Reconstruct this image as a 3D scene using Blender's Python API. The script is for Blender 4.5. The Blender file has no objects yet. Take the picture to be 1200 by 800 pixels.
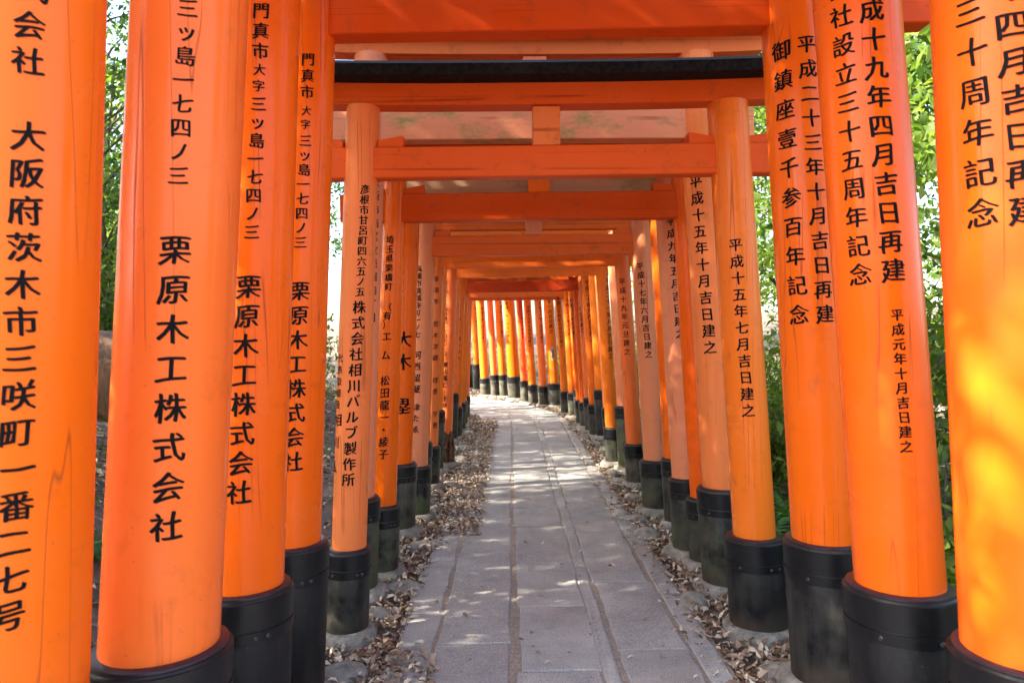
import bpy, bmesh, math, random
import numpy as np
from mathutils import Vector, Matrix

random.seed(7)
rng = np.random.default_rng(11)
SC = bpy.context.scene
COL = SC.collection

# ------------------------------------------------------------------ camera
FPX = 855.0
EYE = 1.5
ROLL = -0.016
PITCH = -7.0 / FPX
cam_d = bpy.data.cameras.new('camera')
cam = bpy.data.objects.new('camera', cam_d)
COL.objects.link(cam)
CM = Matrix.Translation((0, 0, EYE)) @ Matrix.Rotation(math.pi / 2 + PITCH, 4, 'X') @ Matrix.Rotation(ROLL, 4, 'Z')
cam.matrix_world = CM
cam_d.sensor_width = 36.0
cam_d.lens = 36.0 * FPX / 1200.0
cam_d.clip_start = 0.05
cam_d.clip_end = 2000
cam_d.dof.use_dof = True
cam_d.dof.focus_distance = 4.6
cam_d.dof.aperture_fstop = 5.0
SC.camera = cam

# ------------------------------------------------------------------ light
SUN_EL = math.radians(37)
TO_SUN = Vector((-math.cos(SUN_EL) * 0.972, -math.cos(SUN_EL) * 0.235, math.sin(SUN_EL))).normalized()
world = bpy.data.worlds.new('World')
SC.world = world
world.use_nodes = True
wn = world.node_tree
sky = wn.nodes.new('ShaderNodeTexSky')
sky.sky_type = 'NISHITA'
sky.sun_disc = False
sky.sun_elevation = SUN_EL
sky.sun_rotation = math.atan2(TO_SUN.x, TO_SUN.y)
sky.altitude = 100
sky.air_density = 1.0
sky.dust_density = 2.5
wn.nodes['Background'].inputs['Strength'].default_value = 0.15
wn.links.new(sky.outputs[0], wn.nodes['Background'].inputs['Color'])
sun_d = bpy.data.lights.new('sun', 'SUN')
sun_d.energy = 5.0
sun_d.angle = math.radians(0.5)
sun_d.color = (1.0, 0.93, 0.80)
sun = bpy.data.objects.new('sun', sun_d)
COL.objects.link(sun)
sun.rotation_euler = TO_SUN.to_track_quat('Z', 'Y').to_euler()
SC.view_settings.view_transform = 'Standard'
SC.view_settings.look = 'None'
SC.view_settings.exposure = 2.55
SC.view_settings.gamma = 1.0
SC.render.engine = 'CYCLES'
SC.cycles.max_bounces = 8
SC.cycles.diffuse_bounces = 5
SC.cycles.use_denoising = True

# ------------------------------------------------------------------ helpers
def pix_dir(px, py):
    return (CM.to_3x3() @ Vector(((px - 600) / FPX, (400 - py) / FPX, -1.0)))

def at_depth(px, py, d):
    v = pix_dir(px, py)
    t = d / v.y
    return Vector((v.x * t, d, EYE + v.z * t))

def on_ground(px, py, z=0.0):
    v = pix_dir(px, py)
    t = (z - EYE) / v.z
    return Vector((v.x * t, v.y * t, z))

def tag(o, label=None, cat=None, group=None, kind=None):
    if label: o['label'] = label
    if cat: o['category'] = cat
    if group: o['group'] = group
    if kind: o['kind'] = kind
    return o

def link(name, me, parent=None, mat=None, color=None):
    if mat is not None and len(me.materials) == 0:
        me.materials.append(mat)
    o = bpy.data.objects.new(name, me)
    COL.objects.link(o)
    if parent is not None:
        o.parent = parent
    if color is not None:
        o.color = (*color, 1.0) if len(color) == 3 else color
    return o

def empty(name, loc, rz=0.0):
    o = bpy.data.objects.new(name, None)
    o.empty_display_size = 0.2
    COL.objects.link(o)
    o.location = loc
    o.rotation_euler = (0, 0, rz)
    return o

def pymesh(name, verts, faces, smooth=True, sharp=None):
    me = bpy.data.meshes.new(name)
    me.from_pydata([tuple(v) for v in verts], [], faces)
    me.update()
    if smooth:
        me.shade_smooth()
        if sharp:
            me.set_sharp_from_angle(angle=sharp)
    return me

def leaf_mesh(name, P, D, N, L, W, fold=0.25):
    """many leaves in one mesh; P base, D unit direction, N unit normal, L length, W width"""
    S = np.cross(D, N)
    S /= np.linalg.norm(S, axis=1, keepdims=True) + 1e-9
    n = len(P)
    L = L[:, None]; W = W[:, None]
    V = np.empty((n, 4, 3))
    V[:, 0] = P
    mid = P + D * L * 0.45
    V[:, 1] = mid + S * W * 0.5 + N * W * fold
    V[:, 2] = P + D * L - N * L * 0.12
    V[:, 3] = mid - S * W * 0.5 + N * W * fold
    me = bpy.data.meshes.new(name)
    me.vertices.add(n * 4)
    me.vertices.foreach_set('co', V.reshape(-1))
    idx = np.arange(n)[:, None] * 4
    tri = np.concatenate([idx + np.array([0, 1, 2]), idx + np.array([0, 2, 3])], axis=1).reshape(-1)
    me.loops.add(n * 6)
    me.loops.foreach_set('vertex_index', tri.astype(np.int32))
    me.polygons.add(n * 2)
    me.polygons.foreach_set('loop_start', (np.arange(n * 2) * 3).astype(np.int32))
    me.update(calc_edges=True)
    me.validate()
    return me

def dry_leaf_mesh(name, P, D, N, L, W, fold, curl):
    S = np.cross(D, N); S /= np.linalg.norm(S, axis=1, keepdims=True) + 1e-9
    n = len(P); L = L[:, None]; W = W[:, None]; curl = curl[:, None]
    V = np.empty((n, 8, 3))
    for k, (t_, w_) in enumerate(((0.0, 0.0), (0.28, 0.46), (0.66, 0.40), (1.0, 0.0))):
        c = P + D * L * t_ + N * L * curl * (t_ * (1 - t_)) * 1.6
        if k == 0: V[:, 0] = c
        elif k == 3: V[:, 3] = c
        else:
            V[:, k] = c + S * W * w_ + N * W * fold
            V[:, 6 - k] = c - S * W * w_ + N * W * fold
            V[:, 5 + k] = c
    me = bpy.data.meshes.new(name)
    me.vertices.add(n * 8); me.vertices.foreach_set('co', V.reshape(-1))
    T = np.array([0, 1, 6, 0, 6, 5, 1, 2, 7, 1, 7, 6, 6, 7, 4, 6, 4, 5, 2, 3, 7, 7, 3, 4])
    tri = (np.arange(n)[:, None] * 8 + T).reshape(-1)
    me.loops.add(len(tri)); me.loops.foreach_set('vertex_index', tri.astype(np.int32))
    me.polygons.add(n * 8); me.polygons.foreach_set('loop_start', (np.arange(n * 8) * 3).astype(np.int32))
    me.update(calc_edges=True); me.validate()
    return me

def tube(pts, radii, seg=10, jit=0.0, caps=True):
    verts, faces = [], []
    pts = [Vector(p) for p in pts]
    n = len(pts)
    up = Vector((0.03, 1, 0.02))
    for i, p in enumerate(pts):
        t = (pts[min(i + 1, n - 1)] - pts[max(i - 1, 0)]).normalized()
        a = t.cross(up)
        if a.length < 0.05: a = t.cross(Vector((1, 0, 0)))
        a.normalize(); b = t.cross(a)
        for k in range(seg):
            an = 2 * math.pi * k / seg
            r = radii[i] * (1 + jit * math.sin(k * 2.3 + i * 0.9) + jit * 0.6 * math.sin(k * 5.1 - i * 0.4))
            verts.append(p + (a * math.cos(an) + b * math.sin(an)) * r)
    for i in range(n - 1):
        for k in range(seg):
            k2 = (k + 1) % seg
            faces.append((i * seg + k, i * seg + k2, (i + 1) * seg + k2, (i + 1) * seg + k))
    if caps:
        faces.append(tuple(range(seg))[::-1])
        faces.append(tuple((n - 1) * seg + k for k in range(seg)))
    return verts, faces

def join_parts(lst):
    V, F = [], []
    for v, f in lst:
        o = len(V); V += list(v); F += [tuple(i + o for i in ff) for ff in f]
    return V, F

# ------------------------------------------------------------------ node helpers
class NT:
    def __init__(self, name):
        self.m = bpy.data.materials.new(name)
        self.m.use_nodes = True
        self.t = self.m.node_tree
        self.b = self.t.nodes['Principled BSDF']
        self.out = self.t.nodes['Material Output']
    def n(self, typ, **kw):
        nd = self.t.nodes.new(typ)
        for k, v in kw.items():
            setattr(nd, k, v)
        return nd
    def l(self, a, b):
        self.t.links.new(a, b)
    def noise(self, vec, scale, detail=4, rough=0.55, dist=0.0):
        nd = self.n('ShaderNodeTexNoise')
        nd.inputs['Scale'].default_value = scale
        nd.inputs['Detail'].default_value = detail
        nd.inputs['Roughness'].default_value = rough
        nd.inputs['Distortion'].default_value = dist
        if vec is not None: self.l(vec, nd.inputs['Vector'])
        return nd.outputs[0]
    def ramp(self, fac, stops):
        nd = self.n('ShaderNodeValToRGB')
        cr = nd.color_ramp
        while len(cr.elements) > len(stops): cr.elements.remove(cr.elements[-1])
        while len(cr.elements) < len(stops): cr.elements.new(0.5)
        for e, (p, c) in zip(cr.elements, stops):
            e.position = p
            e.color = (c, c, c, 1) if isinstance(c, (int, float)) else (*c, 1)
        self.l(fac, nd.inputs[0])
        return nd.outputs[0]
    def mix(self, fac, a, b, mode='MIX'):
        nd = self.n('ShaderNodeMix', data_type='RGBA', blend_type=mode)
        for s, v in ((nd.inputs[0], fac), (nd.inputs[6], a), (nd.inputs[7], b)):
            if isinstance(v, (int, float)): s.default_value = v
            elif isinstance(v, tuple): s.default_value = (*v, 1)
            else: self.l(v, s)
        return nd.outputs[2]
    def math(self, op, a, b=0.0, c=None, clamp=False):
        nd = self.n('ShaderNodeMath', operation=op)
        nd.use_clamp = clamp
        for i, v in enumerate((a, b) if c is None else (a, b, c)):
            if isinstance(v, (int, float)): nd.inputs[i].default_value = v
            else: self.l(v, nd.inputs[i])
        return nd.outputs[0]
    def maprange(self, v, a, b, c=0.0, d=1.0):
        nd = self.n('ShaderNodeMapRange')
        nd.inputs[1].default_value = a; nd.inputs[2].default_value = b
        nd.inputs[3].default_value = c; nd.inputs[4].default_value = d
        self.l(v, nd.inputs[0])
        return nd.outputs[0]
    def coords(self, scale=(1, 1, 1), rnd=True):
        tc = self.n('ShaderNodeTexCoord')
        mp = self.n('ShaderNodeMapping')
        mp.inputs['Scale'].default_value = scale
        self.l(tc.outputs['Object'], mp.inputs['Vector'])
        if rnd:
            oi = self.n('ShaderNodeObjectInfo')
            cb = self.n('ShaderNodeCombineXYZ')
            r = self.math('MULTIPLY', oi.outputs['Random'], 37.0)
            for i in range(3): self.l(r, cb.inputs[i])
            self.l(cb.outputs[0], mp.inputs['Location'])
        return mp.outputs[0]
    def bump(self, h, strength=0.3, dist=0.01):
        nd = self.n('ShaderNodeBump')
        nd.inputs['Strength'].default_value = strength
        nd.inputs['Distance'].default_value = dist
        self.l(h, nd.inputs['Height'])
        self.l(nd.outputs[0], self.b.inputs['Normal'])
    def set(self, **kw):
        for k, v in kw.items():
            s = self.b.inputs[k.replace('_', ' ')]
            if isinstance(v, (int, float)): s.default_value = v
            elif isinstance(v, tuple): s.default_value = (*v, 1)
            else: self.l(v, s)
        return self

def paint_mat(name, axis, rough=0.34, moss=0.0, wear=0.3, spec=0.4):
    """vermilion paint over timber; colour comes from the object's own colour"""
    t = NT(name)
    st = {'z': (1, 1, 0.045), 'x': (0.045, 1, 1)}[axis]
    v_long = t.coords(st)
    v_iso = t.coords((1, 1, 1))
    oi = t.n('ShaderNodeObjectInfo')
    base = oi.outputs['Color']
    streak = t.noise(v_long, 14, 5, 0.6)
    blot = t.noise(v_iso, 3.2, 4, 0.6)
    c = t.mix(t.maprange(streak, 0.3, 0.75, 0, 0.30), base, t.mix(1.0, base, (1.0, 0.78, 0.70), 'MULTIPLY'))
    c = t.mix(t.maprange(blot, 0.42, 0.75, 0, 0.28), c, t.mix(0.10, base, (0.9, 0.50, 0.30)))
    # long drying cracks
    cr = t.noise(t.coords({'z': (1, 1, 0.002), 'x': (0.002, 1, 1)}[axis]), 17, 1, 0.3)
    line = t.ramp(t.math('ABSOLUTE', t.math('SUBTRACT', cr, 0.5)), [(0.0, 1.0), (0.012, 0.0)])
    gate = t.ramp(t.noise(v_iso, 2.3, 2), [(0.44, 0.0), (0.56, 1.0)])
    crack = t.math('MULTIPLY', line, gate)
    c = t.mix(t.math('MULTIPLY', crack, 0.55), c, (0.16, 0.025, 0.008))
    # grime, chips
    gr = t.ramp(t.noise(v_iso, 9, 8, 0.7), [(0.56, 0.0), (0.74, 1.0)])
    gr2 = t.math('MULTIPLY', gr, wear)
    c = t.mix(gr2, c, (0.22, 0.055, 0.02))
    spk = t.ramp(t.noise(v_iso, 70, 2, 0.5), [(0.715, 0.0), (0.745, 1.0)])
    c = t.mix(t.math('MULTIPLY', spk, wear), c, (0.12, 0.05, 0.03))
    if moss > 0:
        mv = t.coords((0.6, 0.6, 1.4))
        mm = t.ramp(t.noise(mv, 4.5, 7, 0.72), [(0.50, 0.0), (0.68, 1.0)])
        c = t.mix(t.math('MULTIPLY', mm, moss), c, (0.16, 0.22, 0.05))
    rg = t.math('ADD', t.maprange(blot, 0.3, 0.75, rough - 0.05, rough + 0.12), t.math('MULTIPLY', crack, 0.4))
    t.set(Base_Color=c, Roughness=rg)
    t.b.inputs['Specular IOR Level'].default_value = spec
    h = t.math('SUBTRACT', t.math('MULTIPLY', streak, 0.35), t.math('MULTIPLY', crack, 1.0))
    t.bump(h, 0.22, 0.006)
    return t.m

M_PIL = paint_mat('vermilion_pillar_paint', 'z', 0.20, 0.0, 0.22, 0.17)
M_PILF = paint_mat('faded_pillar_paint', 'z', 0.40, 0.0, 0.34, 0.18)
M_BEAM = paint_mat('vermilion_beam_paint', 'x', 0.44, 0.0, 0.5, 0.14)
M_BEAMP = paint_mat('mossy_faded_beam_paint', 'x', 0.62, 0.85, 0.35, 0.25)

def simple(name, col, rough=0.8, scale=30, var=0.35, bump=0.3, dist=0.01, metal=0.0):
    t = NT(name)
    v = t.coords()
    n = t.noise(v, scale, 6, 0.65)
    c = t.mix(t.maprange(n, 0.3, 0.7), tuple(x * (1 - var) for x in col), tuple(min(1, x * (1 + var)) for x in col))
    t.set(Base_Color=c, Roughness=rough, Metallic=metal)
    t.bump(n, bump, dist)
    return t.m

def sleeve_mat():
    t = NT('black_lacquered_sleeve')
    v = t.coords(); vl = t.coords((1, 1, 0.12))
    tc = t.n('ShaderNodeTexCoord'); sp = t.n('ShaderNodeSeparateXYZ')
    t.l(tc.outputs['Object'], sp.inputs[0])
    z = sp.outputs[2]
    oi = t.n('ShaderNodeObjectInfo'); cs = t.n('ShaderNodeSeparateColor')
    t.l(oi.outputs['Color'], cs.inputs[0])
    n1 = t.noise(v, 6, 7, 0.68); n2 = t.noise(vl, 22, 5, 0.6); n3 = t.noise(v, 45, 4, 0.6)
    base = t.mix(t.maprange(n2, 0.35, 0.8), (0.0045, 0.0045, 0.006), (0.015, 0.014, 0.014))
    # weathered grey
    g = t.math('MULTIPLY', t.maprange(t.math('ADD', n1, t.math('MULTIPLY', n2, 0.5)), 0.55, 0.95), cs.outputs[1], clamp=True)
    base = t.mix(t.math('MULTIPLY', g, 0.95, clamp=True), base, (0.150, 0.135, 0.110))
    # moss
    zm = t.maprange(z, 0.62, 0.1)
    mm = t.math('MULTIPLY', t.math('MULTIPLY', t.ramp(n1, [(0.40, 0.0), (0.62, 1.0)]), zm), cs.outputs[0], clamp=True)
    base = t.mix(mm, base, (0.115, 0.140, 0.050))
    # splashed mud near the soil
    md = t.math('SUBTRACT', t.math('ADD', t.maprange(z, 0.22, 0.0), t.math('MULTIPLY', t.math('SUBTRACT', n1, 0.5), 1.3)), 0.28, clamp=True)
    base = t.mix(t.math('MULTIPLY', md, 0.95, clamp=True), base, (0.070, 0.047, 0.031))
    t.b.inputs['Specular IOR Level'].default_value = 0.24
    scr = t.ramp(n3, [(0.68, 0.0), (0.72, 1.0)])
    base = t.mix(t.math('MULTIPLY', scr, 0.35), base, (0.11, 0.10, 0.09))
    r = t.math('ADD', t.maprange(n1, 0.3, 0.7, 0.28, 0.6), t.math('MULTIPLY', t.math('ADD', md, mm), 0.45), clamp=True)
    t.set(Base_Color=base, Roughness=r)
    t.bump(t.math('ADD', n3, n2), 0.18, 0.006)
    return t.m
M_SLV = sleeve_mat()
M_COLLAR = simple('sleeve_lid_dark_purple', (0.030, 0.015, 0.020), 0.36, 14, 0.4, 0.15, 0.004)
M_INK = simple('black_lettering_ink', (0.006, 0.004, 0.004), 0.7, 60, 0.3, 0.05, 0.001)
M_INK.node_tree.nodes['Principled BSDF'].inputs['Specular IOR Level'].default_value = 0.12
M_INKF = simple('worn_grey_lettering_ink', (0.055, 0.035, 0.035), 0.6, 60, 0.5, 0.05, 0.001)
M_CAP = simple('black_lintel_cap_paint', (0.010, 0.009, 0.009), 0.8, 40, 0.95, 0.4, 0.01)
M_CAP.node_tree.nodes['Principled BSDF'].inputs['Specular IOR Level'].default_value = 0.15
M_BOLT = simple('dark_bolt_metal', (0.05, 0.05, 0.052), 0.4, 40, 0.4, 0.1, 0.002, 0.6)
M_BAND = simple('dark_strap_metal', (0.008, 0.008, 0.009), 0.40, 30, 0.5, 0.12, 0.003, 0.3)
M_STONE = simple('grey_footing_stone', (0.26, 0.23, 0.185), 0.92, 14, 0.5, 0.7, 0.015)
M_ROT = simple('rotten_brown_timber', (0.13, 0.065, 0.03), 0.95, 22, 0.75, 1.0, 0.03)
M_BARK = None

def bark_mat(name, col):
    t = NT(name)
    v = t.coords((1, 1, 0.25))
    n = t.noise(v, 12, 8, 0.7)
    c = t.mix(t.maprange(n, 0.35, 0.7), tuple(x * 0.4 for x in col), tuple(x * 1.4 for x in col))
    t.set(Base_Color=c, Roughness=0.92)
    t.bump(n, 0.8, 0.03)
    return t.m
M_BARK = bark_mat('tree_bark', (0.13, 0.095, 0.065))
M_ROCK = bark_mat('log_shaped_rock_brown', (0.30, 0.155, 0.075))

def leaf_mat(name, c1, c2, c3, trans=0.5, rough=0.45):
    t = NT(name)
    g = t.n('ShaderNodeNewGeometry')
    r = g.outputs['Random Per Island']
    c = t.ramp(r, [(0.0, c1), (0.55, c2), (1.0, c3)])
    t.set(Base_Color=c, Roughness=rough)
    t.b.inputs['Specular IOR Level'].default_value = 0.35
    if trans > 0:
        tr = t.n('ShaderNodeBsdfTranslucent')
        tc = t.mix(1.0, c, (1.25, 1.35, 0.55), 'MULTIPLY')
        t.l(tc, tr.inputs[0])
        mx = t.n('ShaderNodeMixShader')
        mx.inputs[0].default_value = trans
        t.l(t.b.outputs[0], mx.inputs[1]); t.l(tr.outputs[0], mx.inputs[2])
        t.l(mx.outputs[0], t.out.inputs[0])
    return t.m
M_LEAF = [leaf_mat('mid_green_leaves', (0.035, 0.075, 0.018), (0.075, 0.145, 0.03), (0.15, 0.22, 0.045)),
          leaf_mat('yellow_green_leaves', (0.07, 0.12, 0.02), (0.13, 0.21, 0.035), (0.26, 0.32, 0.06)),
          leaf_mat('dark_green_leaves', (0.02, 0.05, 0.016), (0.045, 0.095, 0.028), (0.085, 0.14, 0.035), 0.35)]
M_FERN = leaf_mat('fern_fronds', (0.07, 0.19, 0.03), (0.11, 0.28, 0.04), (0.17, 0.34, 0.06), 0.4)
M_LITTER = leaf_mat('dry_fallen_leaves', (0.12, 0.06, 0.035), (0.38, 0.25, 0.16), (0.72, 0.60, 0.44), 0.0, 0.75)

# ------------------------------------------------------------------ the path's centre line
RC = 8.0
def centre(s):
    """point, heading (unit tangent), left-turn angle"""
    if s <= 12.5:
        return Vector((0.2, s)), Vector((0, 1)), 0.0
    th = (s - 12.5) / RC
    tm = math.radians(58)
    if th <= tm:
        return Vector((0.2 - RC + RC * math.cos(th), 12.5 + RC * math.sin(th))), Vector((-math.sin(th), math.cos(th))), th
    p = Vector((0.2 - RC + RC * math.cos(tm), 12.5 + RC * math.sin(tm)))
    tg = Vector((-math.sin(tm), math.cos(tm)))
    return p + tg * (s - 12.5 - RC * tm), tg, tm
CS = np.arange(-60, 90, 0.5)
CP = np.array([centre(s)[0][:] for s in CS]); CT = np.array([centre(s)[1][:] for s in CS])
def lateral(x, y):
    """signed sideways distance from the centre line, + to the right (arrays)"""
    x = np.atleast_1d(x).astype(float); y = np.atleast_1d(y).astype(float)
    out = np.empty(len(x))
    for i0 in range(0, len(x), 4000):
        sl = slice(i0, i0 + 4000)
        dx = x[sl, None] - CP[None, :, 0]; dy = y[sl, None] - CP[None, :, 1]
        d2 = dx * dx + dy * dy
        k = d2.argmin(1); r = np.arange(len(k))
        side = dx[r, k] * CT[k, 1] - dy[r, k] * CT[k, 0]
        along = dx[r, k] * CT[k, 0] + dy[r, k] * CT[k, 1]
        out[sl] = np.where(np.abs(along) < 0.5, side, np.sign(side) * np.sqrt(d2[r, k]))
    return out
def ground_z(x, y):
    x = np.atleast_1d(x).astype(float); y = np.atleast_1d(y).astype(float)
    u = lateral(x, y)
    a = np.abs(u)
    rise = np.where(u < 0, 0.30, 0.16)
    h = np.clip(a - 1.55, 0, None)
    z = rise * h * np.clip(h / 1.5, 0, 1) / (1 + h * 0.030)
    bump = 0.5 * np.sin(x * 1.3 + 0.7 * y) * np.sin(y * 0.9 - 0.4 * x) + 0.3 * np.sin(x * 3.1 + 2) * np.sin(y * 2.7) + 0.9 * np.sin(x * .31 + 1) * np.sin(y * .27)
    z = z + bump * 0.10 * np.clip(h / 1.2, 0, 1.5)
    z = z + 0.006 * np.sin(x * 9 + y * 4) * np.sin(y * 11 - x * 3)
    return z - 0.022
def gz(x, y):
    return float(ground_z([x], [y])[0])

# ground sheet: fine near the path, coarse to the horizon
def axis_pts(lo, hi, near_lo, near_hi, fine, n_out):
    a = list(np.arange(near_lo, near_hi, fine))
    outl = [near_lo - (near_lo - lo) * (k / n_out) ** 2.2 for k in range(n_out, 0, -1)]
    outr = [near_hi + (hi - near_hi) * (k / n_out) ** 2.2 for k in range(0, n_out + 1)]
    return np.array(outl + a + outr)
gx = axis_pts(-300, 300, -7, 6, 0.11, 34)
gy = axis_pts(-200, 400, -1.5, 22, 0.16, 34)
GX, GY = np.meshgrid(gx, gy)
GZ = ground_z(GX.ravel(), GY.ravel())
nx, ny = len(gx), len(gy)
me = bpy.data.meshes.new('ground')
V = np.stack([GX.ravel(), GY.ravel(), GZ], 1)
ii = (np.arange(ny - 1)[:, None] * nx + np.arange(nx - 1)[None, :]).ravel()
F = np.stack([ii, ii + 1, ii + nx + 1, ii + nx], 1)
me.vertices.add(len(V)); me.vertices.foreach_set('co', V.ravel())
me.loops.add(F.size); me.loops.foreach_set('vertex_index', F.ravel().astype(np.int32))
me.polygons.add(len(F)); me.polygons.foreach_set('loop_start', (np.arange(len(F)) * 4).astype(np.int32))
me.update(calc_edges=True); me.shade_smooth()
t = NT('forest_soil')
v = t.coords(rnd=False)
n1 = t.noise(v, 1.2, 6, 0.65); n2 = t.noise(v, 18, 8, 0.7); n3 = t.noise(v, 90, 4, 0.6)
c = t.mix(t.maprange(n2, 0.35, 0.68), (0.075, 0.05, 0.034), (0.21, 0.15, 0.105))
c = t.mix(t.maprange(n3, 0.55, 0.7, 0, 0.6), c, (0.30, 0.24, 0.18))
c = t.mix(t.maprange(n1, 0.5, 0.75, 0, 0.35), c, (0.09, 0.10, 0.04))
t.set(Base_Color=c, Roughness=0.95)
t.bump(t.math('ADD', n2, n3), 0.7, 0.02)
tag(link('ground', me, None, t.m), kind='structure')

# ------------------------------------------------------------------ paving
t = NT('grey_paving_stone')
v = t.coords()
oi = t.n('ShaderNodeObjectInfo')
n1 = t.noise(v, 2.6, 7, 0.65); n2 = t.noise(v, 170, 3, 0.7); n3 = t.noise(v, 20, 7, 0.7)
c = t.mix(oi.outputs['Random'], (0.37, 0.345, 0.300), (0.50, 0.470, 0.412))
c = t.mix(t.maprange(n1, 0.38, 0.66, 0, 0.9), c, t.mix(1.0, c, (0.60, 0.60, 0.63), 'MULTIPLY'))
n6 = t.noise(v, 1.1, 3, 0.5)
c = t.mix(t.maprange(n6, 0.5, 0.7, 0, 0.35), c, (0.36, 0.30, 0.235))
c = t.mix(t.maprange(n3, 0.5, 0.75, 0, 0.5), c, (0.46, 0.40, 0.33))
n4 = t.noise(v, 75, 4, 0.75)
c = t.mix(t.maprange(n4, 0.54, 0.68, 0, 0.5), c, (0.15, 0.148, 0.155))
c = t.mix(t.maprange(n2, 0.54, 0.66, 0, 0.8), c, (0.10, 0.098, 0.10))
c = t.mix(t.maprange(n2, 0.45, 0.34, 0, 0.7), c, (0.62, 0.61, 0.60))
t.set(Base_Color=c, Roughness=t.maprange(n1, 0.3, 0.7, 0.62, 0.9))
t.bump(t.math('ADD', t.math('MULTIPLY', n2, 0.4), n3), 0.5, 0.008)
M_SLAB = t.m
t = NT('sandy_joint_soil')
v = t.coords(rnd=False)
n1 = t.noise(v, 60, 8, 0.75)
c = t.mix(t.maprange(n1, 0.35, 0.65), (0.20, 0.155, 0.12), (0.46, 0.38, 0.30))
t.set(Base_Color=c, Roughness=0.95); t.bump(n1, 0.8, 0.01)
M_JOINT = t.m

path_v, path_f = [], []
ss = np.arange(-8, 27, 0.25)
for i, s in enumerate(ss):
    p, tg, th = centre(s)
    rt = Vector((tg.y, -tg.x))
    for u in (-0.79, -0.4, 0.0, 0.4, 0.76):
        q = p + rt * u
        path_v.append((q.x, q.y, -0.005 + 0.0015 * math.sin(s * 7 + u * 9)))
for i in range(len(ss) - 1):
    for k in range(4):
        a = i * 5 + k
        path_f.append((a, a + 1, a + 6, a + 5))
path = link('stone_path', pymesh('stone_path', path_v, path_f), None, M_JOINT)
tag(path, kind='structure')

def slab(s0, s1, u0, u1):
    """one flagstone with slightly ragged rounded edges"""
    g = 0.005
    s0 += g; s1 -= g; u0 += g; u1 -= g
    L = s1 - s0
    nl = 8 if L > 0.5 else 5
    out = []
    for k in range(nl): out.append((s0 + L * k / nl, u0))
    for k in range(3): out.append((s1, u0 + (u1 - u0) * k / 3))
    for k in range(nl): out.append((s1 - L * k / nl, u1))
    for k in range(3): out.append((s0, u1 - (u1 - u0) * k / 3))
    zt = 0.002 + random.uniform(-0.003, 0.003)
    tx = random.uniform(-0.004, 0.004); ty = random.uniform(-0.003, 0.003)
    cs_, cu = (s0 + s1) / 2, (u0 + u1) / 2
    ring = []
    for (a, b) in out:
        a += random.uniform(-0.007, 0.007); b += random.uniform(-0.007, 0.007)
        ring.append((a, b))
    V = []
    for lvl, ins, dz in ((0, 0.0, -0.03), (1, 0.0, -0.004), (2, 0.007, 0.0)):
        for (a, b) in ring:
            aa = a + (ins if a < cs_ else -ins); bb = b + (ins if b < cu else -ins)
            p, tg, th = centre(aa)
            q = p + Vector((tg.y, -tg.x)) * (bb - 0.2)
            V.append((q.x, q.y, zt + dz + tx * (aa - cs_) + ty * (bb - cu)))
    n = len(ring)
    F = []
    for l in range(2):
        for k in range(n):
            k2 = (k + 1) % n
            F.append((l * n + k, (l + 1) * n + k, (l + 1) * n + k2, l * n + k2))
    F.append(tuple(2 * n + k for k in range(n))[::-1])
    cen = Vector((sum(v[0] for v in V) / len(V), sum(v[1] for v in V) / len(V), 0))
    me = pymesh('paving_slab', [Vector(v) - cen for v in V], F, True, 0.5)
    o = link('paving_slab', me, path, M_SLAB)
    o.location = cen
    return o

def column(u0, u1, cuts, jog=None):
    for a, b in zip(cuts[:-1], cuts[1:]):
        w = 0.016 * random.uniform(-1, 1)
        slab(a, b, u0 + (w if jog is None else jog), u1 + w * 0.5)
def run(cuts, end, lo, hi):
    c = list(cuts)
    while c[0] > -4: c.insert(0, c[0] - random.uniform(lo, hi))
    while c[-1] < end: c.append(c[-1] + random.uniform(lo, hi))
    return c
column(-0.60, -0.409, run([2.2, 3.05, 3.95, 4.75], 25, 0.55, 0.95))
column(-0.396, -0.030, run([2.6, 3.55, 5.05], 25, 0.75, 1.25))
column(-0.002, 0.380, run([2.3, 3.24, 4.02, 4.8, 5.7], 25, 0.6, 1.0))
column(0.386, 0.462, run([2.0, 3.35, 4.7], 5.8, 1.0, 1.4))
column(0.467, 0.812, run([2.5, 3.45, 4.4, 5.5], 25, 0.7, 1.15))
column(0.386, 0.462, run([6.3, 7.1], 25, 0.8, 1.3)[5:])
column(0.821, 0.945, run([2.4, 3.1, 4.2], 25, 0.6, 1.0))

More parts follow.
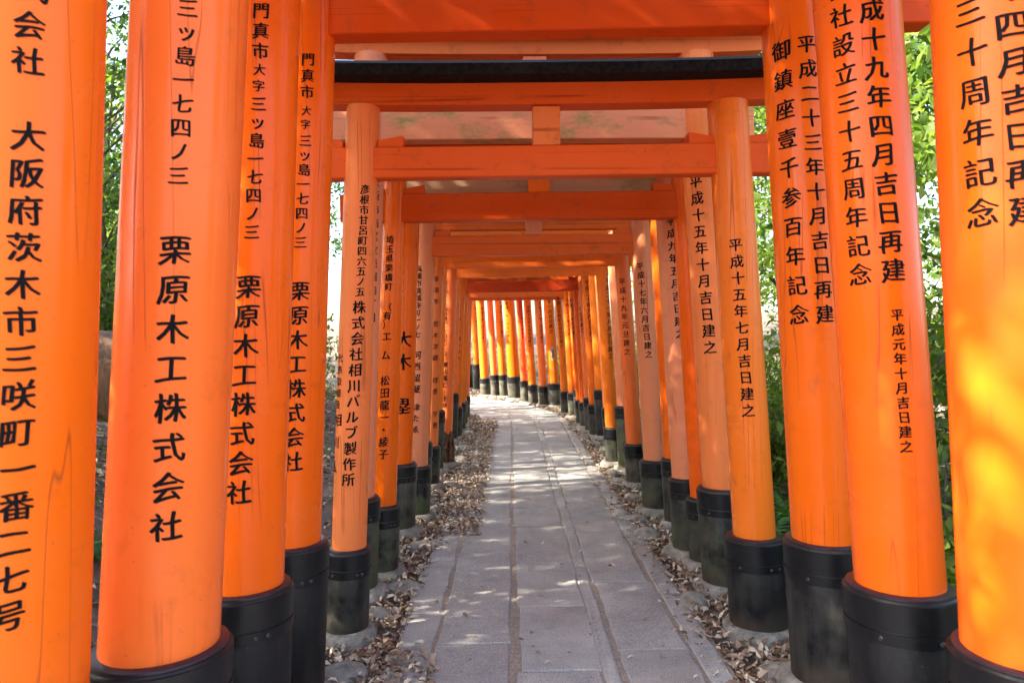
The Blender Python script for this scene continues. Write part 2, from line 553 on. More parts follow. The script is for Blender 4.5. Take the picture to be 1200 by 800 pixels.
# ------------------------------------------------------------------ lettering
_glyph = {}
def glyph(ch):
    if ch in _glyph: return _glyph[ch]
    cu = bpy.data.curves.new('g', 'FONT')
    cu.body = ch
    cu.align_x = 'CENTER'
    cu.resolution_u = 2
    cu.offset = -0.004
    ob = bpy.data.objects.new('g', cu)
    COL.objects.link(ob)
    bpy.context.view_layer.update()
    dg = bpy.context.evaluated_depsgraph_get()
    m = bpy.data.meshes.new_from_object(ob.evaluated_get(dg))
    bm = bmesh.new(); bm.from_mesh(m)
    bpy.data.objects.remove(ob); bpy.data.curves.remove(cu); bpy.data.meshes.remove(m)
    bmesh.ops.remove_doubles(bm, verts=bm.verts, dist=0.0005)
    bmesh.ops.dissolve_limit(bm, angle_limit=0.02, verts=bm.verts, edges=bm.edges)
    bmesh.ops.triangulate(bm, faces=bm.faces)
    for k in range(-3, 4):
        bmesh.ops.bisect_plane(bm, geom=bm.verts[:] + bm.edges[:] + bm.faces[:], plane_co=(k * 0.13, 0, 0), plane_no=(1, 0, 0))
    bmesh.ops.triangulate(bm, faces=bm.faces)
    bm.verts.index_update()
    # the brush writes horizontals rising to the right
    h_ = (ord(ch) * 0.7) % 6.28
    V = []
    for v in bm.verts:
        x, y = v.co.x, v.co.y - 0.37
        V.append((x + 0.020 * math.sin(5.5 * y + h_) + 0.008 * math.sin(13 * y + 2 * h_), y * (1 - 0.10 * x * math.sin(h_)) + 0.065 * x + 0.016 * math.sin(6.0 * x + h_)))
    F = [tuple(v.index for v in f.verts) for f in bm.faces]
    bm.free()
    _glyph[ch] = (V, F)
    return _glyph[ch]

NIB = ((0.0, 0.0), (0.020, -0.009), (0.040, -0.018), (0.058, -0.027))
def inscribe(pil, cols, far=False):
    """cols: (text, y_first, y_last, x_first, x_last, size) in photo pixels -> lettering wrapped on the pillar"""
    V, F = [], []
    for (txt, y0, y1, x0, x1, size) in cols:
        n = len(txt)
        for i, ch in enumerate(txt):
            if ch in ' \u3000': continue
            f = i / max(1, n - 1)
            px, py = x0 + (x1 - x0) * f, y0 + (y1 - y0) * f
            d = pix_dir(px, py)
            z = 1.5; al = 0.0; dist = pil['d']
            for it in range(4):
                cx, cy, r = pil_at(pil, z)
                A = d.x ** 2 + d.y ** 2; B = -(d.x * cx + d.y * cy); Cc = cx * cx + cy * cy - r * r
                disc = B * B - A * Cc
                if disc < 0:
                    t_ = -B / A
                else:
                    t_ = (-B - math.sqrt(disc)) / A
                z = EYE + d.z * t_
                hx, hy = d.x * t_ - cx, d.y * t_ - cy
                al = math.atan2(hx, -hy)
                dist = d.y * t_ / d.y if abs(d.y) < 1e-6 else t_ * d.y
            s = 0.90 * size * dist / FPX
            gv, gf = glyph(ch)
            for q, (sx, sy) in enumerate(NIB if not far else NIB[::2]):
                o = len(V)
                for (x, y) in gv:
                    xx = (x * 0.98 + sx - 0.029) * s; yy = (y + sy + 0.012) * s
                    zz = z + yy
                    cx, cy, r = pil_at(pil, zz)
                    rr = r + 0.0012 + 0.0003 * q
                    a = al + xx / r
                    V.append((cx + rr * math.sin(a), cy - rr * math.cos(a), zz))
                F += [tuple(k + o for k in ff) for ff in gf]
    return V, F

# ------------------------------------------------------------------ torii gates
LEAN = 0.050
def pil_at(p, z):
    k = (z - p['zc']) * p.get('lean', LEAN)
    taper = 1 - 0.022 * max(0, z - p['zc'])
    return p['x'] + p['inx'] * k, p['y'] + p['iny'] * k, p['r'] * taper

def solve_pillar(side, row):
    px, yc, d, yb, rs = row[:5]
    if yb is not None:
        g = on_ground(px, yb)
        hd = Vector((g.x, g.y)).normalized()
        d = g.y + hd.y * rs
    P = at_depth(px, yc, d)
    return dict(x=P.x, y=P.y, zc=P.z, rs=rs, r=row[5] if len(row) > 5 else rs - 0.034, d=d, side=side)

def lathe_world(p, prof, seg, jit=0.0, ph=0.0):
    """prof: (z, radius) around the leaning axis"""
    V, F = [], []
    for i, (z, r) in enumerate(prof):
        cx, cy, _ = pil_at(p, z)
        for k in range(seg):
            a = 2 * math.pi * k / seg
            rr = r * (1 + jit * (math.sin(3 * a + ph) * 0.6 + math.sin(5 * a + 2 * ph + z * 0.8) * 0.4))
            V.append((cx + rr * math.cos(a), cy + rr * math.sin(a), z))
    n = len(prof)
    for i in range(n - 1):
        for k in range(seg):
            k2 = (k + 1) % seg
            F.append((i * seg + k, i * seg + k2, (i + 1) * seg + k2, (i + 1) * seg + k))
    F.append(tuple(range(seg))[::-1]); F.append(tuple((n - 1) * seg + k for k in range(seg)))
    return V, F

def sweep(x0, x1, sec, bend, zoff, n=14, cutl=0.0):
    """section (y,z) swept along local x, ends curving up by bend; ends cut at a slant"""
    V, F = [], []
    m = len(sec)
    for i in range(n + 1):
        t = i / n; x = x0 + (x1 - x0) * t
        e = abs(2 * t - 1) ** 3 * bend
        for (y, z) in sec:
            V.append((x + (cutl * z if i == n else (-cutl * z if i == 0 else 0)), y, zoff + z + e))
    for i in range(n):
        for k in range(m):
            k2 = (k + 1) % m
            F.append((i * m + k, (i + 1) * m + k, (i + 1) * m + k2, i * m + k2))
    F.append(tuple(range(m))); F.append(tuple(n * m + k for k in range(m))[::-1])
    return V, F

def boxm(x0, x1, y0, y1, z0, z1, bev=0.004):
    bm = bmesh.new()
    bmesh.ops.create_cube(bm, size=1)
    for v in bm.verts:
        v.co = ((x0 + x1) / 2 + v.co.x * (x1 - x0), (y0 + y1) / 2 + v.co.y * (y1 - y0), (z0 + z1) / 2 + v.co.z * (z1 - z0))
    if bev: bmesh.ops.bevel(bm, geom=bm.edges[:], offset=bev, segments=1, affect='EDGES')
    bm.verts.index_update()
    r = ([v.co.copy() for v in bm.verts], [tuple(v.index for v in f.verts) for f in bm.faces])
    bm.free()
    return r

GATES = []
def vary(c):
    k = random.uniform(0.96, 1.03); h = random.uniform(0.90, 1.09)
    return (min(.95, c[0] * k), c[1] * h, c[2] * h)

def torii(L, R, nz, label, col=(0.88, 0.135, 0.012), colR=None, beam=None, pale=False, nh=0.165, gap=0.20, tL=None, tR=None,
          moss=(0.3, 0.3), grey=(0.4, 0.4), rotten=None, faded=(False, False), inkf=(False, False), ext=0.20, near=False,
          sticker=False, mossy_beam=False, lean=(None, None), lintel_col=None):
    PL = solve_pillar(-1, L)
    PR = solve_pillar(1, R)
    if lean[0]: PL['lean'] = lean[0]
    if lean[1]: PR['lean'] = lean[1]
    axis = Vector((PR['x'] - PL['x'], PR['y'] - PL['y'])); W = axis.length; axis.normalize()
    for p, s in ((PL, 1), (PR, -1)):
        p['inx'], p['iny'] = axis.x * s, axis.y * s
    mid = Vector(((PL['x'] + PR['x']) / 2, (PL['y'] + PR['y']) / 2, 0))
    rz = math.atan2(axis.y, axis.x)
    col = vary(col); colR = vary(colR) if colR else None
    root = empty('torii_gate', mid, rz)
    tag(root, label, 'torii gate', 'vermilion torii gates lined up over the path')
    inv = (Matrix.Translation(mid) @ Matrix.Rotation(rz, 4, 'Z')).inverted()
    def put(name, VF, mat, parent=root, color=None, sharp=0.6, world=True):
        V = [inv @ Vector(v) for v in VF[0]] if world else VF[0]
        me = pymesh(name, V, VF[1], True, sharp)
        return link(name, me, parent, mat, color)
    seg = 40 if near else (28 if PL['d'] < 9 else 18)
    ztop = nz + nh + gap
    colR = colR or col
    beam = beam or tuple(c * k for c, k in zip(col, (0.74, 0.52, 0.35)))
    rm = (PL['r'] + PR['r']) / 2
    for j, (p, c, txt) in enumerate(((PL, col, tL), (PR, colR, tR))):
        zc = p['zc']
        zt = ztop + 0.012
        zs = np.linspace(zc - 0.02, zt, 7)
        prof = [(z, pil_at(p, z)[2]) for z in zs]
        pm = M_PILF if faded[j] else M_PIL
        po = put('pillar', lathe_world(p, prof, seg, 0.006, random.random() * 6), pm, color=c)
        # base sleeve
        rs = p['rs']
        is_rot = rotten == j
        if not is_rot:
            prof = [(-0.06, rs), (zc * 0.45, rs), (zc - 0.012, rs), (zc - 0.003, rs - 0.006), (zc + 0.0, rs - 0.014), (zc + 0.001, rs - 0.02)]
            so = put('base_sleeve', lathe_world(p, prof, seg, 0.006, random.random() * 6), M_SLV, color=(moss[j], grey[j], 0, 1))
            # rim ring and a narrow strap just below it, as proud as the sheet metal is thick
            b1 = zc - 0.012; b2 = zc - 0.088 - 0.02 * (rs > 0.14)
            bandp = [(b2 + 0.004, rs - 0.003), (b2 + 0.005, rs + 0.0025), (b1, rs + 0.0025), (b1 + 0.003, rs - 0.003)]
            put('metal_band', lathe_world(p, bandp, seg), M_BAND, so)
            bandp = [(b2 - 0.040, rs - 0.003), (b2 - 0.038, rs + 0.0045), (b2, rs + 0.0045), (b2 + 0.001, rs - 0.003)]
            put('metal_band', lathe_world(p, bandp, seg), M_BAND, so)
            # lid
            rp = pil_at(p, zc)[2]
            lidp = [(zc - 0.004, rs - 0.010), (zc + 0.005, rs - 0.010), (zc + 0.009, rs - 0.016), (zc + 0.010, rp * 0.8)]
            put('sleeve_lid', lathe_world(p, lidp, seg), M_COLLAR, so)
            if p['d'] < 7.5:
                for an in (0.35, 0.48, 2.2, -1.2 if p['side'] > 0 else -1.95, -0.9):
                    zb = b2 - 0.019
                    cx, cy, _ = pil_at(p, zb)
                    a = an if p['side'] > 0 else math.pi - an
                    if p['side'] > 0: a = -abs(a) - 0.2
                    else: a = -math.pi + 0.2 + abs(math.pi - a)
                    dv = Vector((math.cos(a), math.sin(a), 0))
                    q = Vector((cx, cy, zb)) + dv * (rs + 0.002)
                    put('bolt', tube([q, q + dv * 0.006, q + dv * 0.009], [0.009, 0.009, 0.005], 8), M_BOLT, so)
        else:
            prof = [(z, r * 1.0) for z, r in ((-0.05, rs * 0.95), (0.08, rs * 0.8), (0.2, rs * 0.72), (0.34, rs * 0.85), (zc, rs * 0.8))]
            put('rotten_base', lathe_world(p, prof, 16, 0.10, 2.0), M_ROT)['label'] = 'rotten brown pillar foot with its sleeve fallen away'
            for k in range(5):
                a = -2.6 + k * 0.55
                cx, cy, _ = pil_at(p, 0.3)
                q = Vector((cx + rs * 0.9 * math.cos(a), cy + rs * 0.9 * math.sin(a), 0.03))
                put('splintered_board', tube([q, q + Vector((0.004, 0, 0.2)), q + Vector((0.01, 0.003, 0.34 + 0.05 * math.sin(k * 3)))], [0.022, 0.020, 0.007], 5, 0.2), M_ROT)
        # footing
        ph = random.random() * 6
        fr = rs + random.uniform(0.045, 0.085)
        fh = random.uniform(0.7, 1.35)
        prof = [(-0.10, fr * 1.03), (-0.015, fr * 1.01), (0.020 * fh, fr * 0.97), (0.042 * fh, fr * 0.90), (0.054 * fh, fr * 0.80), (0.056 * fh, rs * 0.85)]
        fo = lathe_world(p, prof, 26, 0.075, ph)
        put('footing', fo, M_STONE)
        if txt:
            if isinstance(txt, str): txt = [txt]
            for colm in txt:
                put('inscription', inscribe(p, [colm], far=p['d'] > 6.5), M_INKF if inkf[j] else M_INK, po)
        p['obj'] = po
    # beams (local frame: x across the path)
    hw = W / 2
    def xin(z): return hw - LEAN * (z - (PL['zc'] + PR['zc']) / 2)
    bt = 0.048 if nh < 0.18 else 0.055
    bm_mat = M_BEAMP if mossy_beam else M_BEAM
    xe = xin(nz) + rm + ext
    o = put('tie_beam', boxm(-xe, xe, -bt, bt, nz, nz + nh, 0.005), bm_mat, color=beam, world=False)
    # wedges on the tie beam against the pillars
    for s in (-1, 1):
        for inner in (1, -1):
            xp = s * (xin(nz + nh) - inner * rm * 0.92)
            x2 = xp - s * inner * 0.125
            z0 = nz + nh + 0.002
            V = [(xp, -bt * .8, z0), (x2, -bt * .8, z0), (x2, -bt * .8, z0 + 0.055), (xp, -bt * .8, z0 + 0.032),
                 (xp, bt * .8, z0), (x2, bt * .8, z0), (x2, bt * .8, z0 + 0.055), (xp, bt * .8, z0 + 0.032)]
            Fw = [(0, 1, 2, 3), (7, 6, 5, 4), (0, 4, 5, 1), (1, 5, 6, 2), (2, 6, 7, 3), (3, 7, 4, 0)]
            if s * inner < 0: Fw = [f[::-1] for f in Fw]
            put('wedge', (V, Fw), M_BEAM, color=beam, world=False, sharp=0.4)
    put('centre_strut', boxm(-0.068, 0.068, -0.042, 0.042, nz + nh + 0.001, ztop - 0.001, 0.004), M_BEAM, color=tuple(c * .95 for c in col), world=False)
    lh = 0.104
    xl = xin(ztop) + rm + 0.28
    sec = [(-0.058, 0), (0.058, 0), (0.062, lh), (-0.062, lh)]
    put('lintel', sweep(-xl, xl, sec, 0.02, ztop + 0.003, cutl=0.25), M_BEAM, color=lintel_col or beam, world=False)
    sec = [(-0.18, 0), (0.18, 0), (0.185, 0.052), (0.02, 0.125), (-0.02, 0.125), (-0.185, 0.052)]
    put('lintel_cap', sweep(-xl - 0.05, xl + 0.05, sec, 0.02, ztop + 0.003 + lh + 0.002, cutl=0.3), M_CAP, world=False)
    if sticker:
        p = PR
        V = []; n = 5
        g0 = on_ground(648, 479)
        for zz in (0.98, 1.26):
            for k in range(n):
                cx, cy, r = pil_at(p, zz)
                a = 0.05 + (k / (n - 1) - 0.5) * 0.62
                V.append((cx + (r + 0.003) * math.sin(a), cy - (r + 0.003) * math.cos(a), zz))
        Fs = [(k, k + 1, n + k + 1, n + k) for k in range(n - 1)]
        tmat = simple('notice_paper', (0.42, 0.30, 0.25), 0.7, 20, 0.2, 0.05)
        so = put('paper_notice', (V, Fs), tmat, p['obj'])
        # dark writing lines on the notice
        V, Fs = [], []
        for c_ in range(4):
            a0 = 0.05 - 0.22 + c_ * 0.13
            z0, z1 = 1.01 + 0.03 * (c_ % 2), 1.2 - 0.04 * (c_ == 0) * 3
            o_ = len(V)
            for zz in (z0, z1):
                cx, cy, r = pil_at(p, zz)
                for a in (a0, a0 + 0.07):
                    V.append((cx + (r + 0.005) * math.sin(a), cy - (r + 0.005) * math.cos(a), zz))
            Fs.append((o_, o_ + 1, o_ + 3, o_ + 2))
        put('notice_writing', (V, Fs), M_INK, p['obj'])
    GATES.append((PL, PR))
    return root

FR = (0.87, 0.138, 0.007)     # fresh vermilion
FO = (0.86, 0.180, 0.016)     # orange
RD = (0.84, 0.125, 0.010)     # redder
PK = (0.85, 0.195, 0.048)     # sun-faded, chalky
PP = (0.80, 0.270, 0.120)     # very faded pink

G = torii
G((8, 842, 1.62, None, .195, .160), (1420, 838, 1.66, None, .195, .160), 2.80,
  'nearest torii gate, its glossy left pillar cut off by the left edge of the view', col=FR, colR=FR, nh=.2, gap=.3, near=True,
  tL=[('会社', 30, 72, 34, 33, 38), ('大阪府茨木市三咲町', 160, 507, 33, 20, 41), ('一番二七号', 550, 722, 22, 10, 41), ('株式', -58, -14, 38, 36, 40)], moss=(.0, .0), grey=(.03, .03))
G((188, 757, 2.0, None, .188, .154), (1208, 764, 1.95, None, .195, .165), 2.80,
  'torii gate with wide left pillar and a glowing sun patch on its cut-off right pillar', col=(.87, .185, .030), colR=FR, nh=.2, gap=.3, near=True, faded=(False, False), lean=(.068, .040),
  tL=[('三ッ島一七四ノ三', 10, 206, 220, 209, 27), ('栗原木工株式会社', 293, 617, 205, 195, 41)],
  tR=[('三十周年記念', 14, 250, 1136, 1151, 40), ('年四月吉日再建', -14, 246, 1183, 1202, 40)], moss=(.0, .0), grey=(.03, .03))
G((286, 686, 2.52, None, .165, .133), (1054, 685, 2.45, None, .176, .140), 2.79,
  lean=(None, .062), label='torii gate whose right pillar has a small third column below two long ones', col=FR, colR=FR, nh=.2, gap=.3, near=True,
  tL=[('門真市', 13, 60, 306, 305, 22), ('大字', 82, 101, 304, 303, 16), ('三ッ島一七四ノ三', 122, 272, 303, 295, 21), ('栗原木工株式会社', 336, 577, 291, 280, 33)],
  tR=[('会社設立三十五周年記念', -14, 322, 983, 1008, 30), ('平成十九年四月吉日再建', -22, 317, 1019, 1047, 32), ('平成元年十月吉日建之', 369, 523, 1051, 1062, 17)], moss=(.0, .0), grey=(.05, .05))
G((341, 636, 3.07, None, .157, .123), (967, 632, 3.05, None, .168, .133), 2.752,
  'torii gate whose tie beam crosses the top, right pillar with two equal columns', col=FR, colR=FR, nh=.22, gap=.3, near=True, ext=.42,
  tL=[('門真市', 70, 108, 361, 360, 18), ('大字', 130, 146, 359, 358, 13), ('三ッ島一七四ノ三', 165, 284, 358, 352, 17), ('栗原木工株式会社', 341, 541, 351, 343, 27)],
  tR=[('御鎮座壹千参百年記念', 60, 369, 915, 936, 27), ('平成二十三年十月吉日再建', 52, 368, 945, 967, 25)], moss=(.02, .02), grey=(.08, .22))
G((409, 642, None, 757, .110, .086), (884, 628, None, 750, .147, .104), 2.287,
  'torii gate with its black lintel cap in view, right pillar dated 平成十五年七月', col=PK, colR=FO, beam=(.72, .095, .008), nh=.152, gap=.195, near=True, faded=(True, False), inkf=(False, False), ext=.13,
  tL=[('彦根市甘呂町四六五ノ五', 222, 342, 428, 422, 13), ('株式会社相川バルブ製作所', 360, 562, 421, 408, 18), ('代表取締役', 420, 474, 399, 396, 12), ('相川', 492, 518, 396, 394, 17), ('弘', 546, 546, 392, 392, 17)],
  tR=[('平成十五年七月吉日建之', 287, 481, 862, 877, 18)], moss=(.12, .03), grey=(.30, .12))
G((418, 583, None, 708, .135, .100), (846, 571, None, 696, .147, .112), 2.628,
  'faded torii gate with pale pink mossy tie beam, right pillar dated 平成十五年十月', col=PP, colR=PK, beam=PP, lintel_col=(.80, .17, .035), nh=.185, gap=.30, near=True, faded=(True, True), inkf=(True, False), mossy_beam=True,
  tL=[('大阪市西区立売堀四丁目', 214, 372, 441, 436, 13)],
  tR=[('平成十五年十月吉日建之', 213, 407, 815, 832, 18)], moss=(.8, .4), grey=(.5, .4))
G((451, 592, None, 678, .098, .072), (822, 583, None, 670, .100, .070), 2.226,
  'low bright torii gate whose left pillar reads 埼玉県 above a small bracketed company name', col=FR, colR=FR, nh=.172, gap=.20, near=True, ext=.26,
  tL=[('埼玉県栗橋町', 281, 336, 457, 455, 11), ('（有）', 360, 380, 454, 453, 12), ('エム', 394, 416, 453, 452, 14), ('松田龍一・綾子', 446, 532, 451, 449, 14)],
  moss=(.8, .3), grey=(.6, .4))
G((446, 569, 4.95, None, .110, .080), (803, 560, None, 656, .112, .088), 2.455,
  'pale torii gate with greenish weathered beam, right pillar dated 平成九年五月', col=PK, colR=PP, beam=(.62, .40, .26), nh=.15, gap=.25, near=True, faded=(True, True), mossy_beam=True,
  tR=[('平成九年五月吉日建之', 259, 391, 786, 797, 13)], moss=(.9, .4), grey=(.5, .5))
G((468, 543, None, 632, .135, .098), (791, 537, None, 621, .110, .085), 2.45,
  'torii gate whose left pillar shows only the large name 大木 塁', col=FR, colR=FR, nh=.17, gap=.25,
  tL=[('大木　塁', 398, 476, 473, 472, 23)], moss=(.35, .3), grey=(.7, .4))
G((490, 546, None, 610, .110, .080), (768, 539, None, 604, .132, .098), 2.163,
  'torii gate with pinkish pillars, the right one dated Heisei 17 June', col=PP, colR=PP, beam=(.80, .15, .025), nh=.168, gap=.20, faded=(False, False), ext=.2,
  tL=[('高槻市清福寺町一ノ七', 315, 392, 491, 489, 9), ('河西留蔵', 416, 456, 489, 488, 11), ('津たゑ', 477, 503, 488, 487, 10)],
  tR=[('平成十七年六月吉日建之', 312, 415, 750, 760, 10)], moss=(.9, .5), grey=(.6, .4))
G((494, 518, 6.65, None, .100, .075), (765, 512, 6.75, None, .100, .074), 2.46,
  'narrow torii gate squeezed in behind the pinkish gate dated Heisei 17 June', col=FO, colR=FO, moss=(.4, .3), grey=(.5, .4))
G((504, 523, None, 576, .104, .078), (743, 520, None, 572, .102, .078), 2.165,
  'torii gate with muddy brown right sleeve, right pillar dated 平成十九年元旦', col=PK, colR=PK, beam=(.86, .17, .02), tL=[('長岡市　荒木次雄　理恵　宇恵', 327, 498, 511, 510, 8)],
  tR=[('平成十九年元旦建之', 330, 412, 729, 735, 9)], moss=(.8, .1), grey=(.5, 1.0))
G((511, 481, None, 557, .100, .072), (731, 476, None, 554, .102, .075), 2.48,
  'torii gate on tall black green-footed sleeves, its right pillar plain and pinkish', col=FO, colR=PP, moss=(.5, 1.0), grey=(.4, .3))
G((523, 505, None, 549, .092, .070), (717, 501, None, 548, .096, .072), 2.164,
  'torii gate with a rotten left foot, right pillar dated Heisei 21 August', col=PK, colR=FO, beam=(.86, .18, .022), rotten=0,
  tL=[('東京都あきる野市秋川一丁目七ノ一〇', 332, 414, 523, 522, 5.6), ('磯山義仁・千秋', 427, 475, 522, 521, 7)],
  tR=[('平成二十一年八月吉日建之', 329, 417, 712, 716, 8)], moss=(.5, .4), grey=(.5, .5))
G((521, 481, 9.3, None, .095, .070), (713, 478, 9.3, None, .090, .068), 2.42,
  'torii gate hidden but for slivers behind the one with the rotten left foot', col=FO, colR=PK, moss=(.5, .3), grey=(.5, .5))
G((529.5, 461, None, 520, .100, .075), (704, 457, None, 516, .104, .078), 2.5,
  'far torii gate on tall black sleeves, pale writing on its plain orange right pillar', col=PK, colR=FO, moss=(.5, .1), grey=(.3, .35))
G((535, 477, None, 515, .095, .070), (696, 474, None, 513, .095, .072), 2.42,
  'far torii gate whose right pillar is dated Heisei 20 September', col=FO, colR=FO, tL=[('枚方市宮之阪二丁目一ノ八', 335, 420, 538, 538, 5)], tR=[('平成二十年九月吉日建之', 331, 397, 688, 694, 7)], moss=(.6, .2), grey=(.5, .6))
G((539.5, 472, None, 508, .095, .070), (690, 466, None, 508, .090, .068), 2.163,
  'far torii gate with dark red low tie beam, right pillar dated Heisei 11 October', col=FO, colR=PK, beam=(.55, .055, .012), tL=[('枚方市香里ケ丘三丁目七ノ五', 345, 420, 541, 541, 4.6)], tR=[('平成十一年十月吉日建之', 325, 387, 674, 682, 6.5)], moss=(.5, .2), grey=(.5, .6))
G((538, 474, 11.7, None, .09, .068), (684.5, 471, None, 504, .090, .068), 2.36,
  'far torii gate just behind the dark red beam, slim right sleeve leaning on its neighbour', col=FO, colR=RD, moss=(.5, .2), grey=(.5, .6))
G((542, 470, 12.1, None, .09, .068), (680, 469, None, 500, .090, .068), 2.34,
  'far torii gate, second behind the one with the dark red beam, orange-red right pillar', col=FO, colR=FR, tR=[('平成二十年元旦建之', 352, 395, 669, 672, 5)], moss=(.5, .2), grey=(.5, .6))
G((545.5, 464, None, 492, .090, .068), (677, 456, 13.0, None, .088, .066), 2.42,
  'torii gate whose left pillar ends the left row in a bluish grey sleeve', col=PK, colR=FO, tL=[('東大阪市菱江五丁目二番地', 352, 432, 546, 546, 4.6)], moss=(.12, .03), grey=(.8, .6))
# gates round the bend: the left pillar is worked out from the right one
def bend_gate(px, yc, yb, rs, nz, label, th_deg, width=2.0, **kw):
    P = solve_pillar(1, (px, yc, None, yb, rs, rs - 0.022))
    th = math.radians(th_deg)
    lx, ly = P['x'] - math.cos(th) * width, P['y'] - math.sin(th) * width
    # back to pixels for the same builder
    w = CM.inverted() @ Vector((lx, ly, P['zc']))
    qx, qy = 600 + FPX * w.x / -w.z, 400 - FPX * w.y / -w.z
    return torii((qx, qy, ly, None, rs, rs - 0.022), (px, yc, None, yb, rs, rs - 0.022), nz, label, **kw)
BG = bend_gate
BG(670.5, 460, 490, .090, 2.185, 'torii gate at the bend with the last but one beam in view', 3, col=FO, tR=[('平成二十六年元旦建之', 352, 396, 664, 668, 5.2)], beam=(.80, .14, .02), grey=(.6, .8))
BG(661.5, 459, 487, .090, 2.145, 'torii gate at the bend with the farthest, lightest beam in view', 6, col=FO, beam=(.84, .22, .06), tR=[('平成二十四年六月吉日建之', 350, 405, 654, 658, 5)], grey=(.6, .8))
BG(649, 449, 478, .135, 2.36, 'torii gate on the bend with a small paper notice on its thick right pillar', 12, col=FR, tR=[('成二十年一月吉日建之', 336, 388, 643, 646, 5.6)], sticker=True, grey=(.5, .9), moss=(.2, .2))
BG(636.5, 452.5, 477, .105, 2.36, 'torii gate on the bend dated Heisei 18 February, left of the pillar with the notice', 16, col=PK, tR=[('平成十八年二月吉日建之', 356, 400, 633, 635, 4.4)], grey=(.5, .8))
BG(624, 450.5, 474.5, .108, 2.38, 'torii gate on the bend, second pillar left of the one with the notice', 20, col=FO, tR=[('平成十九年九月吉日建之', 360, 404, 619, 621, 4.2)], grey=(.5, .9))
BG(614, 446, 474, .095, 2.40, 'dull red-pillared torii gate on the bend in a brown sleeve', 23, col=(.74, .13, .03), tR=[('平成十八年十一月吉日', 355, 395, 612, 613, 4.0)], grey=(.6, 1.0), faded=(True, True))
BG(602, 441, 469.5, .158, 2.46, 'torii gate on the bend with the thickest sunlit orange pillar', 28, col=FR, tR=[('平成八年八月吉日建之', 356, 398, 593.5, 595.5, 4.2)], grey=(.4, .7))
BG(589, 439, 466, .115, 2.46, 'torii gate on the bend, just left of the thickest sunlit pillar', 33, col=FO, tR=[('平成九年十一月吉日建之', 355, 393, 587, 588.5, 4.2)], grey=(.5, 1.0))
BG(579, 439, 466, .102, 2.46, 'pale sunlit torii gate on the bend beside the bright gap in the row', 36, col=PK, grey=(.5, .9))
BG(568, 443, 464.5, .128, 2.5, 'torii gate just right of the opening where the path turns away', 40, col=FO, tR=[('平成十年三月吉日建之', 362, 400, 565, 566, 4)], grey=(.4, .7))
BG(558.5, 427, 458.5, .105, 2.55, 'yellow-lit far torii gate on a tall black sleeve, right one of the twins', 46, col=FO, tR=[('年吉日建之', 362, 382, 558, 559, 4)], grey=(.2, .1), moss=(0, 0))
BG(549, 427, 457.5, .105, 2.55, 'yellow-lit far torii gate on a tall black sleeve, half hidden by the left row', 49, col=FO, grey=(.2, .1), moss=(0, 0))

# ------------------------------------------------------------------ rounded stones along the rows
def stone(px, py, w, h, dpt, label, rot=0.0, k=0):
    g = on_ground(px, py)
    bm = bmesh.new()
    bmesh.ops.create_icosphere(bm, subdivisions=3, radius=1)
    ph = k * 1.7
    for v in bm.verts:
        c = v.co
        f = 1 + 0.07 * math.sin(2 * c.x + ph) * math.cos(1.8 * c.y - ph)
        e = 0.85
        c.x = math.copysign(abs(c.x) ** e, c.x) * w / 2 * f
        c.y = math.copysign(abs(c.y) ** e, c.y) * dpt / 2 * f
        c.z = c.z * h * f
    me = bpy.data.meshes.new('rounded_stone'); bm.to_mesh(me); bm.free(); me.shade_smooth()
    o = link('rounded_stone', me, None, M_STONE)
    o.location = (g.x, g.y, gz(g.x, g.y) + h * 0.05)
    o.rotation_euler = (0, 0, rot)
    tag(o, label, 'stone', 'rounded grey stones at the pillar feet')
    return o
stones = [
 (400, 792, .24, .07, .20, 'grey stone at the foot of the fourth left pillar, bottom edge of the view', .3),
 (443, 722, .16, .06, .16, 'pale bluish stone between the valve factory pillar and the path', .5),
 (470, 690, .26, .06, .17, 'long rounded grey stone in front of the Saitama pillar', .3),
 (496, 640, .30, .06, .15, 'long grey stone in front of the green sleeve on the left', .4),
 (511, 597, .13, .06, .12, 'small grey stone in leaves, mid left row', .2),
 (526, 569, .22, .07, .15, 'grey stone beside the tall green sleeve on the left', .7),
 (539, 541, .20, .09, .2, 'upright rounded stone next to the rotten pillar foot', .5),
 (543, 527, .22, .08, .2, 'rounded stone just beyond the rotten pillar foot', .5),
 (549, 508, .24, .07, .2, 'farthest rounded stone of the left row', .5),
 (918, 789, .24, .06, .2, 'grey stone at the foot of the second right pillar, bottom right', -.2),
 (812, 703, .18, .055, .22, 'rounded stone in front of the Heisei 15 October pillar', -.3),
 (756, 626, .20, .07, .28, 'big light stone beside the Heisei 17 June pillar', -.2),
 (745, 607, .20, .05, .16, 'flat stone under the Heisei 17 June sleeve', .1),
 (741, 583, .16, .06, .18, 'sunlit oval stone behind the Heisei 17 June sleeve', -.4),
 (723, 565, .22, .06, .20, 'sunlit light stone in front of the muddy brown sleeve', .1),
 (716, 556, .16, .07, .24, 'rounded stone left of the tall green-footed sleeve', -.3),
 (697, 521, .24, .06, .24, 'pale stone in front of the tall black sleeve, far right row', -.2),
 (684, 513, .22, .07, .24, 'rounded stone between slim sleeves, far right row', -.2),
 (672, 503, .22, .06, .24, 'small stone at the slim grey sleeves, far right row', -.2),
]
for k, (px, py, w, h, dp, lb, ro) in enumerate(stones):
    stone(px, py, w, h, dp, lb, ro, k)

